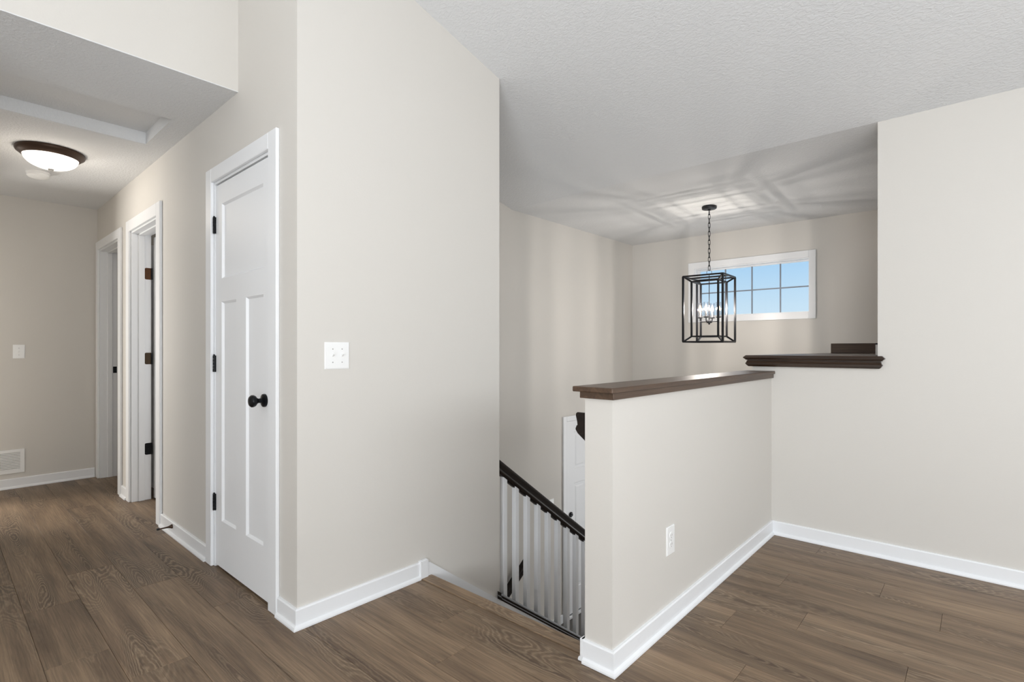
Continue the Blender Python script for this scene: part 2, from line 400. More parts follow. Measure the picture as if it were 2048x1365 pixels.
# window wall
WX0, WX1, WZ0, WZ1 = -2.475, -1.288, 1.578, 2.132
b = BM()
box(XL, WX0, YW, YW + .16, -3.6, 2.6, bm=b); box(WX1, .62, YW, YW + .16, -3.6, 2.6, bm=b)
box(WX0, WX1, YW, YW + .16, -3.6, WZ0, bm=b); box(WX0, WX1, YW, YW + .16, WZ1, 2.6, bm=b)
bmesh.ops.remove_doubles(b, verts=b.verts[:], dist=1e-5)
S('wall_window', b, M_WALL, 'greige stairwell wall around the wide high window')
# enclosure behind the camera and round the rooms beyond
wallbox('wall_back', 'greige wall at the back of the upper room', XH - .12, 2.72, -4.12, -4.0, 0, 4.6)
wallbox('wall_east', 'greige side wall of the upper room', 2.6, 2.72, -4.0, YR, 0, 4.6)
wallbox('wall_room_rear', 'greige rear wall of the room behind the hall doors', XE, -3.40, 2.75, 2.87, 0, 2.6)
wallbox('wall_room_side', 'greige side wall of the room behind the hall doors', -3.46, -3.41, YD + T, 2.75, 0, 2.6)
wallbox('wall_closet', 'greige rear wall inside the closet', -3.41, XS - .12, 1.70, 1.76, 0, 2.6)
# knee wall under the balustrade
def railtop(y): return 0.511 - .718 * (y - 2.351)
def shoetop(y): return -0.281 - .718 * (y - 2.314)
b = prism([(2.315, shoetop(2.315) - .04), (3.87, shoetop(3.87) - .04), (3.87, -3.6), (2.315, -3.6)], 0, XS - .12, XS)
S('wall_stringer', b, M_WALL, 'low sloping wall carrying the stair balustrade')

# ================================================================== CEILINGS
# sloped great room ceiling over everything up to the break line
def zs(y): return ZC + .25 * (YR - y)
S('ceiling', prism([(-4.1, zs(-4.1)), (YR, ZC), (YR, ZC + .1), (-4.1, zs(-4.1) + .1)], 0, -3.45, 2.72), M_CEIL, 'white textured sloping ceiling of the upper room', 'ceiling')
S('ceiling.001', box(-3.45, .62, YR, YW + .16, ZC, ZC + .1), M_CEIL, 'white flat ceiling above the stairwell pendant', 'ceiling')
# hall ceiling with the recessed attic hatch
HX0, HX1, HY0, HY1 = -3.995, -3.425, 0.05, 0.94
b = BM()
xl, xr, yl, yr_ = XE, XH - .0, -0.2, YD
for (a0, a1, c0, c1) in ((xl, HX0, yl, yr_), (HX1, xr - .12, yl, yr_), (HX0, HX1, yl, HY0), (HX0, HX1, HY1, yr_)):
    box(a0, a1, c0, c1, ZC, ZC + .12, bm=b)
bmesh.ops.remove_doubles(b, verts=b.verts[:], dist=1e-5)
box(XH - .12, XH, yl + .05, yr_, ZC, ZC + .004, bm=b)
hc = S('ceiling.002', b, M_CEIL, 'white textured lowered hall ceiling with attic hatch', 'ceiling')
obj('hatch_panel', box(HX0 - .02, HX1 + .02, HY0 - .02, HY1 + .02, ZC + .075, ZC + .12), M_CEIL, hc, 'flat white recessed attic hatch panel')
t_ = 0.018
b = BM()
box(HX0, HX0 + t_, HY0, HY1, ZC + .001, ZC + .075, bm=b); box(HX1 - t_, HX1, HY0, HY1, ZC + .001, ZC + .075, bm=b)
box(HX0 + t_, HX1 - t_, HY0, HY0 + t_, ZC + .001, ZC + .075, bm=b); box(HX0 + t_, HX1 - t_, HY1 - t_, HY1, ZC + .001, ZC + .075, bm=b)
obj('hatch_lining', b, M_CEIL, hc)
S('ceiling.003', box(XE, -3.41, YD + T, 2.87, ZC, ZC + .1), M_CEIL, 'white ceiling of the room behind the hall doors', 'ceiling')

# ================================================================== BASEBOARDS (board with eased top and a quarter round shoe)
BH = 0.088
def base_profile(d=1):
    return [(0, 0.001), (.0245 * d, 0.001), (.0245 * d, .008), (.021 * d, .016), (.0125 * d, .021), (.0125 * d, BH - .006), (.009 * d, BH), (0, BH)]
def base_y(x0, x1, ywall, bm=None, m0=0, m1=0):
    """board on a wall facing -Y; m0/m1 = +1 outer mitre, -1 inner mitre"""
    b = BM(); A = []; B = []
    for (d, z) in base_profile():
        A.append(b.verts.new((x0 - m0 * d, ywall - d, z))); B.append(b.verts.new((x1 + m1 * d, ywall - d, z)))
    n = len(A); b.faces.new(A); b.faces.new(B[::-1])
    for i in range(n): b.faces.new((A[i], B[i], B[(i + 1) % n], A[(i + 1) % n]))
    return join(bm, b)
def base_x(y0, y1, xwall, bm=None, m0=0, m1=0, s=1):
    """board on a wall facing +X (s=1) or -X (s=-1)"""
    b = BM(); A = []; B = []
    for (d, z) in base_profile():
        A.append(b.verts.new((xwall + s * d, y0 - m0 * d, z))); B.append(b.verts.new((xwall + s * d, y1 + m1 * d, z)))
    n = len(A); b.faces.new(A); b.faces.new(B[::-1])
    for i in range(n): b.faces.new((A[i], B[i], B[(i + 1) % n], A[(i + 1) % n]))
    return join(bm, b)
b = BM(); base_y(D3[1] + .081, XS, YD, bm=b, m1=1); base_x(YD, 1.70, XS, bm=b, m0=1)
S('baseboard_center', b, M_TRIM, 'white baseboard wrapping the corner beside the closet door', 'baseboard')
b = BM(); base_y(D2[1] + .086, D3[0] - .088, YD, bm=b)
S('baseboard_hall', b, M_TRIM, 'white baseboard between the closet door and the open hall door', 'baseboard')
b = BM(); base_y(D1[1] + .086, D2[0] - .088, YD, bm=b)
S('baseboard_hall.001', b, M_TRIM, 'short white baseboard between the two hall doorways', 'baseboard')
b = BM(); base_x(-.15, YD - .02, XE, bm=b)
S('baseboard_end', b, M_TRIM, 'white baseboard on the far end wall of the hall', 'baseboard')
b = BM(); base_x(1.68, YR, -1.01, bm=b, m0=1, m1=-1); base_y(-1.13, -1.01, 1.68, bm=b, m0=0, m1=1)
box(-1.146, -1.13, 1.6675, 1.695, 0.001, BH, .002, bm=b); base_x(1.668, 1.706, -1.13, bm=b, m0=0, s=-1)
S('baseboard_half', b, M_TRIM, 'white baseboard round the foot of the half wall', 'baseboard')
b = BM(); base_y(-1.01, 2.6, YR, bm=b, m0=-1)
S('baseboard_right', b, M_TRIM, 'white baseboard along the right wall', 'baseboard')
# plinth block where the baseboard meets the stair skirt
b = BM(); box(XS, XS + .022, 1.70, 1.748, 0.004, .098, bm=b)
bmesh.ops.bevel(b, geom=[e_ for e_ in b.edges if all(v.co.z > .05 for v in e_.verts)], offset=.005, segments=2, affect='EDGES')
S('trim_1', b, M_TRIM, 'small white plinth block at the top of the stairs', 'trim')
def skl(y): return -SL * (y - YN) + .062
b = BM()
prism([(1.748, .078), (1.765, .073), (2.30, skl(2.30)), (3.87, skl(3.87)), (3.87, ZL + .001), (3.5, ZL + .001), (1.79, -.34), (1.79, -.03), (1.748, -.03)], 0, XS + .0005, XS + .015, bm=b)
S('trim_2', b, M_TRIM, 'white skirt board sloping down beside the stairs', 'trim')
b = BM()
prism([(1.80, -.05), (1.80, -.02), (3.87, skl(3.87) + .02), (3.87, ZL + .001), (3.5, ZL + .001), (1.80, -.34)], 0, -1.145, -1.1305, bm=b)
S('trim_3', b, M_TRIM, 'white skirt board on the half wall side of the stairs', 'trim')
b = BM(); box(XL, XL + .012, 3.95, 4.45, ZL + .001, ZL + .09, bm=b); box(XL, XL + .012, 5.50, YW, ZL + .001, ZL + .09, bm=b)
S('baseboard_stairwell', b, M_TRIM, 'white baseboard on the entry landing beside the lower door', 'baseboard')

# ================================================================== STAIRS
RI = -ZL / 9; TR = RI / SL
st = thing('staircase', 'upper flight of brown stairs descending beside the half wall', 'stairs', (-1.65, YN, 0))
for i in range(1, 9):
    z = -i * RI; y = YN + (i - 1) * TR
    obj('tread', box(XS + .016, -1.146, y - .022, y + TR + .0, z - .03, z, .004), M_PLANK, st)
for i in range(0, 9):
    z = -i * RI; y = YN + i * TR - .0
    obj('riser', box(XS + .016, -1.146, y - .018, y - .002, z - RI, z - .0305), M_TRIM, st)
st2 = thing('staircase', 'lower flight of stairs going down beneath the closet from the entry landing', 'stairs', (-2.8, 3.84, ZL))
for i in range(1, 8):
    z = ZL - i * RI; y = 3.82 - (i - 1) * TR
    obj('tread', box(XL + .016, XS - .125, y - TR, y + .022, z - .03, z, .004), M_PLANK, st2)
for i in range(0, 8):
    z = ZL - i * RI; y = 3.838 - i * TR
    obj('riser', box(XL + .016, XS - .125, y - .018, y - .002, z - RI, z - .0305), M_TRIM, st2)
S('trim_4', prism([(3.88, ZL + .09), (3.88, ZL - .2), (1.93, ZL - .2 - 1.95 * SL), (1.93, ZL + .09 - 1.95 * SL)], 0, XL + .0005, XL + .014), M_TRIM, 'white skirt board sloping down the far side of the lower stairs', 'trim')

# ---- rails
RAILP = [(-.020, -.086), (.020, -.086), (.030, -.072), (.0305, -.066), (.027, -.060), (.0265, -.056), (.021, -.052), (.0225, -.040), (.026, -.026), (.029, -.014), (.0275, -.005), (.020, 0),
         (-.020, 0), (-.0275, -.005), (-.029, -.014), (-.026, -.026), (-.0225, -.040), (-.021, -.052), (-.0265, -.056), (-.027, -.060), (-.0305, -.066), (-.030, -.072)]
def rail_bm(xc, y0, y1, z_at_y0, slope):
    return prism([(xc + p, z_at_y0 + q) for p, q in RAILP], 1, y0, y1, shear=slope)
RX = -2.222
br = thing('stair_balustrade', 'white balusters under a dark sloping handrail on the open side of the stairs', 'balustrade', (RX, 2.32, shoetop(2.32)))
obj('handrail', rail_bm(RX, 2.316, 3.83, railtop(2.316), -.718), M_RAIL, br, 'dark espresso handrail', smooth=True)
yA = 2.283
SH = [(-.078, -.046), (.058, -.046), (.060, -.036), (.054, -.030), (.048, -.026), (.050, -.016), (.044, -.010), (.038, 0), (-.058, 0), (-.064, -.010), (-.070, -.016), (-.068, -.026), (-.078, -.036)]
b = prism([(RX + p, shoetop(2.3165) + q) for p, q in SH], 1, 2.3165, 3.87, shear=-.718)
obj('shoe_rail', b, M_RAIL, br, 'dark moulded shoe rail')
obj('shoe_rail_return', prism([(XS + .0155 + p, shoetop(yA) + q) for p, q in ((0, -.046), (.0025, -.046), (.004, -.03), (-.0, -.02), (.001, 0), (0, 0))], 1, yA, 2.3165, shear=-.718), M_RAIL, br)
bal0 = None
for i in range(13):
    yc = 2.399 + .1115 * i; hw = .0165
    if i == 0:
        b = BM(); vs = []
        for (z, fn) in ((0, shoetop), (1, railtop)):
            for (dx, dy) in ((-hw, -hw), (hw, -hw), (hw, hw), (-hw, hw)):
                zz = fn(yc + dy) + (-.004 if z == 0 else -.082)
                vs.append(b.verts.new((RX + dx, yc + dy, zz)))
        b.faces.new(vs[:4][::-1]); b.faces.new(vs[4:])
        for k in range(4): b.faces.new((vs[k], vs[(k + 1) % 4], vs[4 + (k + 1) % 4], vs[4 + k]))
        bmesh.ops.bevel(b, geom=[e_ for e_ in b.edges if abs(e_.verts[0].co.z - e_.verts[1].co.z) > .3], offset=.0015, segments=1, affect='EDGES')
        bal0 = obj('baluster', b, M_TRIM, br)
        p0 = bal0.location.copy()
    else:
        c = bal0.copy(); COL.objects.link(c); c.parent = br
        c.location = p0 + Vector((0, .1115 * i, -.718 * .1115 * i))
for i in range(12):
    y0 = 2.399 + .1115 * i + .019; y1 = y0 + .1115 - .038
    obj('fillet', prism([(RX - .010, railtop(y0) - .097), (RX + .010, railtop(y0) - .097), (RX + .010, railtop(y0) - .085), (RX - .010, railtop(y0) - .085)], 1, y0, y1, shear=-.718), M_RAIL, br)
b = box(RX - .045, RX + .045, 3.80, 3.89, ZL, railtop(3.85) + .12, .004)
nw = obj('newel_post', b, M_TRIM, br)
obj('newel_cap', box(RX - .055, RX + .055, 3.79, 3.90, railtop(3.85) + .12, railtop(3.85) + .145, .004), M_RAIL, nw)

def wall_rail(label, xc, xwall, y0, y1, ztop0, slope, by):
    t = thing('wall_handrail', label, 'handrail', (xc, y0, ztop0))
    obj('handrail', rail_bm(xc, y0, y1, ztop0, slope), M_RAIL, t, smooth=True)
    for y in by:
        z = ztop0 + slope * (y - y0) - .086
        b = tube([(xwall, y, z - .05), (xc * .6 + xwall * .4, y, z - .045), (xc, y, z - .02), (xc, y, z + .002)], .006, 8)
        s = 1 if xc > xwall else -1
        lathe([(.022, xwall + s * .0005), (.022, xwall + s * .006), (.012, xwall + s * .009)], 0, y, 16, b, 'x', z - .05)
        obj('bracket', b, M_BLACKHW, t, smooth=True)
    return t
wall_rail('dark handrail end showing beside the half wall post', -1.196, -1.13, 1.755, 3.8, .944, -.722, (1.95, 3.4))
wall_rail('dark handrail of the lower stairs seen between the balusters', XL + .06, XL, 3.79, 2.0, -.795, .722, (3.55, 2.4))

# ================================================================== CAPS
cap = thing('half_wall_cap', 'long stained wood cap on top of the half wall', 'wall cap', (-1.07, 1.68, 1.012))
obj('cap_board', box(-1.164, -.987, 1.643, YR - .001, 1.038, 1.058, .003), M_CAP, cap)
obj('cap_moulding', box(-1.145, -.996, 1.666, YR - .001, 1.0125, 1.038, .0015), M_CAP, cap)
# moulded ledge
def ring_loft(prof, x0, x1, y0, y1):
    b = BM(); R = []
    for (d, z) in prof:
        R.append([b.verts.new(p) for p in ((x0 - d, y0 - d, z), (x1 + d, y0 - d, z), (x1 + d, y1, z), (x0 - d, y1, z))])
    for P, Q in zip(R[:-1], R[1:]):
        for i in range(4): b.faces.new((P[i], P[(i + 1) % 4], Q[(i + 1) % 4], Q[i]))
    b.faces.new(R[0][::-1]); b.faces.new(R[-1])
    return b
led = thing('wood_ledge', 'dark moulded wood ledge shelf in the opening of the right wall', 'ledge', (-.78, YR, 1.087))
prof = [(.018, 1.0865), (.029, 1.097), (.029, 1.100), (.033, 1.103), (.033, 1.107), (.026, 1.117), (.028, 1.1195), (.028, 1.122), (.023, 1.124), (.023, 1.127)]
obj('crown_moulding', ring_loft(prof, -1.13, -.448, YR - .001, YW - .001), M_LEDGE, led)
b = ring_loft([(.023, 1.127), (.032, 1.129), (.032, 1.132), (.044, 1.142), (.0445, 1.146), (.031, 1.159)], -1.13, -.448, YR - .001, YW - .001)
obj('shelf_board', b, M_LEDGE, led)
obj('shelf_board_rear', box(-.44, .50, YR + .121, YW - .001, 1.0865, 1.159), M_LEDGE, led)
tr = obj('wood_board', box(-1.092, .2, YW - .032, YW - .002, 1.160, 1.255, .002), M_BOARD, None, 'dark flat wood board standing at the back of the ledge', 'board')
po = thing('end_post', 'small pale metal post with dark tip at the right end of the ledge', 'post', (-.452, 3.80, 1.160))
obj('post_body', box(-.468, -.446, 3.79, 3.812, 1.160, 1.228, .003), M_CHROME, po)
obj('post_cap', box(-.470, -.444, 3.788, 3.814, 1.228, 1.236, .002), M_BLACK, po, 'dark cap')

# ================================================================== DOORS
def slab_bm(w_, h, t, panels, depth=.011, slope=.010, raised=False):
    """door slab in local coordinates, front face at y=0 looking to -y"""
    b = BM(); xs = sorted({0, w_} | {p[0] for p in panels} | {p[1] for p in panels}); z_ = sorted({0, h} | {p[2] for p in panels} | {p[3] for p in panels})
    cache = {}
    def V(x, y, z):
        k = (round(x, 5), round(y, 5), round(z, 5))
        if k not in cache: cache[k] = b.verts.new((x, y, z))
        return cache[k]
    for i in range(len(xs) - 1):
        for j in range(len(z_) - 1):
            cx, cz = (xs[i] + xs[i + 1]) / 2, (z_[j] + z_[j + 1]) / 2
            if any(p[0] < cx < p[1] and p[2] < cz < p[3] for p in panels): continue
            b.faces.new((V(xs[i], 0, z_[j]), V(xs[i + 1], 0, z_[j]), V(xs[i + 1], 0, z_[j + 1]), V(xs[i], 0, z_[j + 1])))
    for (x0, x1, z0, z1) in panels:
        steps = [(0, 0), (slope, depth)]
        if raised: steps = [(0, 0), (.008, .009), (.022, .010), (.050, .002)]
        R = [[V(x0 + d, y, z0 + d), V(x1 - d, y, z0 + d), V(x1 - d, y, z1 - d), V(x0 + d, y, z1 - d)] for d, y in steps]
        for P, Q in zip(R[:-1], R[1:]):
            for k in range(4): b.faces.new((P[k], P[(k + 1) % 4], Q[(k + 1) % 4], Q[k]))
        b.faces.new(R[-1])
    A = [V(0, 0, 0), V(w_, 0, 0), V(w_, 0, h), V(0, 0, h)]; B = [V(0, t, 0), V(w_, t, 0), V(w_, t, h), V(0, t, h)]
    b.faces.new(B)
    for k in range(4): b.faces.new((A[k], A[(k + 1) % 4], B[(k + 1) % 4], B[k]))
    return b
def xf(b, M): bmesh.ops.transform(b, matrix=M, verts=b.verts[:]); return b
def casing(door, x0, x1, zt, yw, w_=.070, t=.017, rv=.006, wr=None, wl=None):
    wl = wl or w_; wr = wr or w_
    obj('casing', box(x0 - wl, x0 - rv + .012, yw - t, yw - .0005, 0.001, zt + w_, .0022), M_TRIM, door)
    obj('casing', box(x1 + rv - .012, x1 + wr, yw - t, yw - .0005, 0.001, zt + w_, .0022), M_TRIM, door)
    obj('casing', box(x0 - rv + .0125, x1 + rv - .0125, yw - t, yw - .0005, zt + rv - .012, zt + w_, .0022), M_TRIM, door)
def jamb(door, x0, x1, zt, yw, depth, t=.019, stop=None):
    """jambs line the opening x0..x1"""
    obj('jamb', box(x0 + .0005, x0 + t, yw, yw + depth, 0.001, zt - .0005), M_TRIM, door)
    obj('jamb', box(x1 - t, x1 - .0005, yw, yw + depth, 0.001, zt - .0005), M_TRIM, door)
    obj('jamb', box(x0 + t, x1 - t, yw, yw + depth, zt - t, zt - .0005), M_TRIM, door)
    if stop:
        s0, s1 = stop
        obj('door_stop_strip', box(x0 + t, x0 + t + .011, s0, s1, 0.001, zt - t, .001), M_TRIM, door)
        obj('door_stop_strip', box(x1 - t - .011, x1 - t, s0, s1, 0.001, zt - t, .001), M_TRIM, door)
        obj('door_stop_strip', box(x0 + t + .011, x1 - t - .011, s0, s1, zt - t - .011, zt - t, .001), M_TRIM, door)

# --- door_1 far hall doorway, open, latch plate showing
d1 = thing('door_1', 'white framed doorway at the far end of the hall with a black strike plate', 'door', (-5.69, YD, 0), kind='structure')
casing(d1, D1[0], D1[1], DH, YD, .070, wr=.082); jamb(d1, D1[0], D1[1], DH, YD, T, stop=(YD + .055, YD + .092))
b = box(D1[0] + .0192, D1[0] + .021, YD + .098, YD + .127, .975, 1.035, .0006)
sp = obj('strike_plate', b, M_BLACKHW, d1, 'black strike plate')
b = slab_bm(.735, 2.08, .035, [(.11, .625, 1.55, 1.96), (.11, .32, .25, 1.42), (.415, .625, .25, 1.42)])
xf(b, Matrix.Translation((D1[1] - .023, YD + T + .74, .012)) @ Matrix.Rotation(-H, 4, 'Z'))
sl1 = obj('slab', b, M_DOOR, d1)
# --- door_2 open hall doorway with three bronze hinges, slab swung into the room
d2 = thing('door_2', 'open white doorway with bronze hinges beside the closet wall', 'door', (-4.58, YD, 0), kind='structure')
casing(d2, D2[0], D2[1], DH, YD, .080, wr=.082); jamb(d2, D2[0], D2[1], DH, YD, T, stop=(YD + .045, YD + .085))
b = slab_bm(.705, 2.08, .035, [(.11, .595, 1.55, 1.96), (.11, .305, .25, 1.42), (.40, .595, .25, 1.42)])
xf(b, Matrix.Translation((D2[0] + .062, YD + T + .016, .012)) @ Matrix.Rotation(H, 4, 'Z'))
sl2 = obj('slab', b, M_DOOR, d2)
for zc, mat_ in ((1.80, M_BRONZE), (1.125, plain('dark_bronze_hinge', (.045, .028, .014), .38, .7)), (.405, M_BLACKHW)):
    b = BM(); x = D2[0] + .0191
    pts = []
    y0, y1, h = YD + .086, YD + .128, .046; r = .012
    poly = []
    for (cy_, cz_, a0) in ((y0 + r, zc - h + r, 180), (y0 + r, zc + h - r, 90)):
        for k in range(5):
            a = math.radians(a0 + (90 * k / 4 if a0 == 180 else 90 - 90 * k / 4 * 1)) if False else None
    def corner(cy_, cz_, a0): return [(cy_ + r * math.cos(math.radians(a0 + 22.5 * k)), cz_ + r * math.sin(math.radians(a0 + 22.5 * k))) for k in range(5)]
    poly = [(y1, zc - h), (y1, zc + h)] + corner(y0 + r, zc + h - r, 90) + corner(y0 + r, zc - h + r, 180)
    prism(poly, 0, x, x + .0025, bm=b)
    hg = obj('hinge', b, mat_, d2)
    b = lathe([(.006, zc - h), (.006, zc + h)], x + .005, y1 + .006, 12)
    obj('hinge_pin', b, M_BLACKHW, hg, smooth=True)
    b = BM()
    for (dy, dz) in ((-.012, .028), (.004, 0.0), (-.012, -.028)):
        lathe([(.0035, x + .0022), (.0032, x + .0034)], 0, (y0 + y1) / 2 + dy, 10, b, 'x', zc + dz)
    obj('hinge_screws', b, M_BLACK, hg)

# --- door_3 closet door
d3 = thing('door_3', 'white three panel closet door with black knob and hinges', 'door', (-2.795, YD, 0), kind='structure')
casing(d3, D3[0] - .0, D3[1], DH, YD, .070, wl=.074, wr=.079); jamb(d3, D3[0], D3[1], DH, YD, T)
sx0, sx1 = D3[0] + .0215, D3[1] - .0215; sw = sx1 - sx0
def px_(x): return x - sx0
zb = .014
b = slab_bm(sw, 2.098 - zb, .035, [(px_(-3.056), px_(-2.530), 1.583 - zb, 1.988 - zb), (px_(-3.058), px_(-2.858), .267 - zb, 1.457 - zb), (px_(-2.733), px_(-2.528), .267 - zb, 1.460 - zb)])
xf(b, Matrix.Translation((sx0, YD + .004, zb)))
slab = obj('slab', b, M_DOOR, d3, 'white slab with one wide panel over two tall panels')
b = lathe([(.0305, YD + .0035), (.0315, YD - .001), (.030, YD - .007), (.022, YD - .011), (.012, YD - .014), (.0105, YD - .026), (.014, YD - .034), (.024, YD - .041), (.0285, YD - .050), (.0285, YD - .058), (.022, YD - .066), (.010, YD - .070)], -2.508, 0, 28, None, 'y', .958)
obj('knob', b, M_BLACKHW, slab, 'round black knob', smooth=True)
for zc in (1.882, 1.119, .356):
    x = sx0 - .0015
    b = BM()
    for k in range(5):
        lathe([(.0068, zc - .045 + k * .018 + .0006), (.0068, zc - .045 + (k + 1) * .018 - .0006)], x, YD - .0045, 12, b)
    lathe([(.0045, zc + .045), (.0055, zc + .048), (.003, zc + .052)], x, YD - .0045, 12, b)
    box(x - .020, x + .0, YD - .002, YD + .001, zc - .045, zc + .045, bm=b)
    box(x + .0, x + .008, YD - .003, YD + .0035, zc - .045, zc + .045, bm=b)
    obj('hinge', b, M_BLACKHW, d3, 'black hinge')

# --- door_4 panelled door on the entry landing
y0_, y1_ = 4.515, 5.33
d4 = thing('door_4', 'white raised panel door on the entry landing seen past the half wall', 'door', (XL, 4.9, ZL), kind='structure')
zt4 = .425
for nm, bb in (('casing', (XL + .0005, XL + .017, y0_ - .062, y0_ - .001, ZL + .001, zt4 + .058)), ('casing', (XL + .0005, XL + .017, y1_ + .001, y1_ + .062, ZL + .001, zt4 + .058)), ('casing', (XL + .0005, XL + .017, y0_ - .001, y1_ + .001, zt4 + .002, zt4 + .058))):
    obj(nm, box(*bb, .003), M_TRIM, d4)
wd = y1_ - y0_ - .006; hh = zt4 - (ZL + .045)
def zz4(z): return z - (ZL + .045)
pn = [(.125, wd / 2 - .05, zz4(-.10), zz4(.305)), (wd / 2 + .05, wd - .125, zz4(-.10), zz4(.305)),
      (.125, wd / 2 - .05, zz4(-1.39), zz4(-.25)), (wd / 2 + .05, wd - .125, zz4(-1.39), zz4(-.25))]
b = slab_bm(wd, hh, .007, pn, raised=True)
xf(b, Matrix.Translation((XL + .0125, y0_ + .003, ZL + .045)) @ Matrix.Rotation(H, 4, 'Z'))
s4 = obj('slab', b, M_DOOR, d4)
obj('threshold', box(XL + .001, XL + .03, y0_ + .003, y1_ - .003, ZL + .001, ZL + .032, .003), M_TRIM, d4)
obj('door_sweep', box(XL + .001, XL + .010, y0_ + .003, y1_ - .003, ZL + .033, ZL + .044), M_BLACK, d4, 'black door sweep')
for nm, zc, pr in (('deadbolt', -.575, [(.028, .0), (.028, .012), (.020, .018), (.006, .018), (.006, .03)]), ('knob', -.73, [(.030, 0), (.030, .006), (.011, .012), (.011, .03), (.027, .045), (.027, .058), (.012, .066)])):
    obj(nm, lathe([(r, XL + .0126 + h) for r, h in pr], 0, y0_ + .068, 20, None, 'x', zc), M_BLACKHW, s4, 'black ' + nm, smooth=True)

# ================================================================== WINDOW
wn = thing('window_1', 'wide white window with grey muntins high in the stairwell', 'window', (-1.88, YW, WZ0), kind='structure')
cw = .070
for bb in ((WX0 - cw, WX0 + .001, WZ0 - cw, WZ1 + cw), (WX1 - .001, WX1 + cw - .008, WZ0 - cw, WZ1 + cw), (WX0 + .001, WX1 - .001, WZ1 - .001, WZ1 + cw), (WX0 + .001, WX1 - .001, WZ0 - cw, WZ0 + .001)):
    obj('casing', box(bb[0], bb[1], YW - .018, YW - .0005, bb[2], bb[3], .002), M_TRIM, wn)
lt = .012; yb = YW + .14
b = BM()
box(WX0, WX0 + lt, YW, yb, WZ0, WZ1, bm=b); box(WX1 - lt * .3, WX1, YW, yb, WZ0, WZ1, bm=b); box(WX0 + lt, WX1 - lt * .3, YW, yb, WZ1 - lt, WZ1, bm=b); box(WX0 + lt, WX1 - lt * .3, YW, yb, WZ0, WZ0 + lt * .3, bm=b)
obj('window_lining', b, M_TRIM, wn)
gx0, gx1, gz0, gz1 = WX0 + lt + .022, WX1 - .008, WZ0 + .010, WZ1 - .026
b = BM(); ys0, ys1 = YW + .065, YW + .105
box(WX0 + lt, gx0, ys0, ys1, WZ0 + .004, WZ1 - lt, .002, bm=b); box(gx1, WX1 - .0037, ys0, ys1, WZ0 + .004, WZ1 - lt, bm=b)
box(gx0, gx1, ys0, ys1, gz1, WZ1 - lt, .002, bm=b); box(gx0, gx1, ys0, ys1, WZ0 + .004, gz0, bm=b)
obj('sash', b, M_TRIM, wn)
yg = YW + .084
mx = [-2.151, -1.865, -1.578]; zb_ = 1.848
for x in mx: obj('muntin', box(x - .0065, x + .0065, yg - .005, yg + .005, gz0, gz1), M_MUNTIN, wn)
xs_ = [gx0] + mx + [gx1]
for a, c_ in zip(xs_[:-1], xs_[1:]):
    obj('muntin', box(a + .0066, c_ - .0066, yg - .005, yg + .005, zb_ - .0065, zb_ + .0065), M_MUNTIN, wn)
for a, c_ in zip(xs_[:-1], xs_[1:]):
    for (z0, z1) in ((gz0, zb_), (zb_, gz1)):
        obj('pane', box(a + .0066, c_ - .0066, yg - .0015, yg + .0015, z0 + .0066, z1 - .0066), M_PANE, wn)

# ================================================================== PENDANT
PX, PY = -1.853, 4.781
pe = thing('pendant_lantern', 'black open cage pendant lantern with lit candle bulbs over the stairwell', 'pendant light', (PX, PY, ZC))
obj('canopy', lathe([(.064, ZC - .0005), (.066, ZC - .008), (.064, ZC - .022), (.058, ZC - .026), (.014, ZC - .028), (.012, ZC - .036), (.008, ZC - .040)], PX, PY, 32), M_BLACK, pe, smooth=True)
zr = 1.905
# chain links alternate
b = BM(); ztop = ZC - .036; nl = 14; pitch = (ztop - (zr + .02)) / nl
for i in range(nl):
    zc = ztop - (i + .5) * pitch; hh_ = pitch * .5 + .006; ww = .0085
    dx, dy = ((math.cos(.7), math.sin(.7)) if i % 2 else (-math.sin(.7), math.cos(.7)))
    pts = []
    for k in range(12):
        a = 2 * math.pi * k / 12; cxk = math.copysign(abs(math.cos(a)) ** .6, math.cos(a)) * ww; czk = math.copysign(abs(math.sin(a)) ** .7, math.sin(a)) * hh_
        pts.append((PX + dx * cxk, PY + dy * cxk, zc + czk))
    tube(pts, .0026, 6, b, closed=True)
obj('chain', b, M_BLACK, pe, smooth=True)
ca, sa = math.cos(math.radians(41.9)), math.sin(math.radians(41.9))
obj('hook_ring', tube([(PX + ca * .023 * math.cos(a), PY + sa * .023 * math.cos(a), zr + .023 * math.sin(a)) for a in [2 * math.pi * k / 20 for k in range(20)]], .0022, 6, closed=True), M_NICKEL, pe, smooth=True)
rot = math.radians(2.5)
def rc(x, y): return (PX + x * math.cos(rot) - y * math.sin(rot), PY + x * math.sin(rot) + y * math.cos(rot))
BARX = Vector((math.cos(rot), math.sin(rot), 0))
def cage(s, z0, z1, t, nm):
    h = s / 2; b = BM(); C4 = [rc(*p) for p in ((-h, -h), (h, -h), (h, h), (-h, h))]
    for i in range(4):
        p, q = C4[i], C4[(i + 1) % 4]
        bar((*p, z0), (*p, z1), t, b)
        for z in (z0, z1): bar((*p, z), (*q, z), t * .85, b)
    obj(nm, b, M_BLACK, pe)
    return C4
Z0o, Z1o, Z0i, Z1i = 1.266, 1.862, 1.316, 1.816
O4 = cage(.352, Z0o, Z1o, .0165, 'outer_cage'); I4 = cage(.238, Z0i, Z1i, .0155, 'inner_cage')
for p, q in zip(O4, I4):
    b = BM(); bar((*p, Z0o), (*q, Z0i), .013, b); obj('corner_strut', b, M_BLACK, pe)
    b = BM(); bar((*p, Z1o), (*q, Z1i), .013, b); obj('corner_strut', b, M_BLACK, pe)
b = BM()
for s in (-1, 1): bar((*rc(-.176, s * .02), Z1o), (*rc(.176, s * .02), Z1o), .010, b)
obj('top_crossbar', b, M_BLACK, pe)
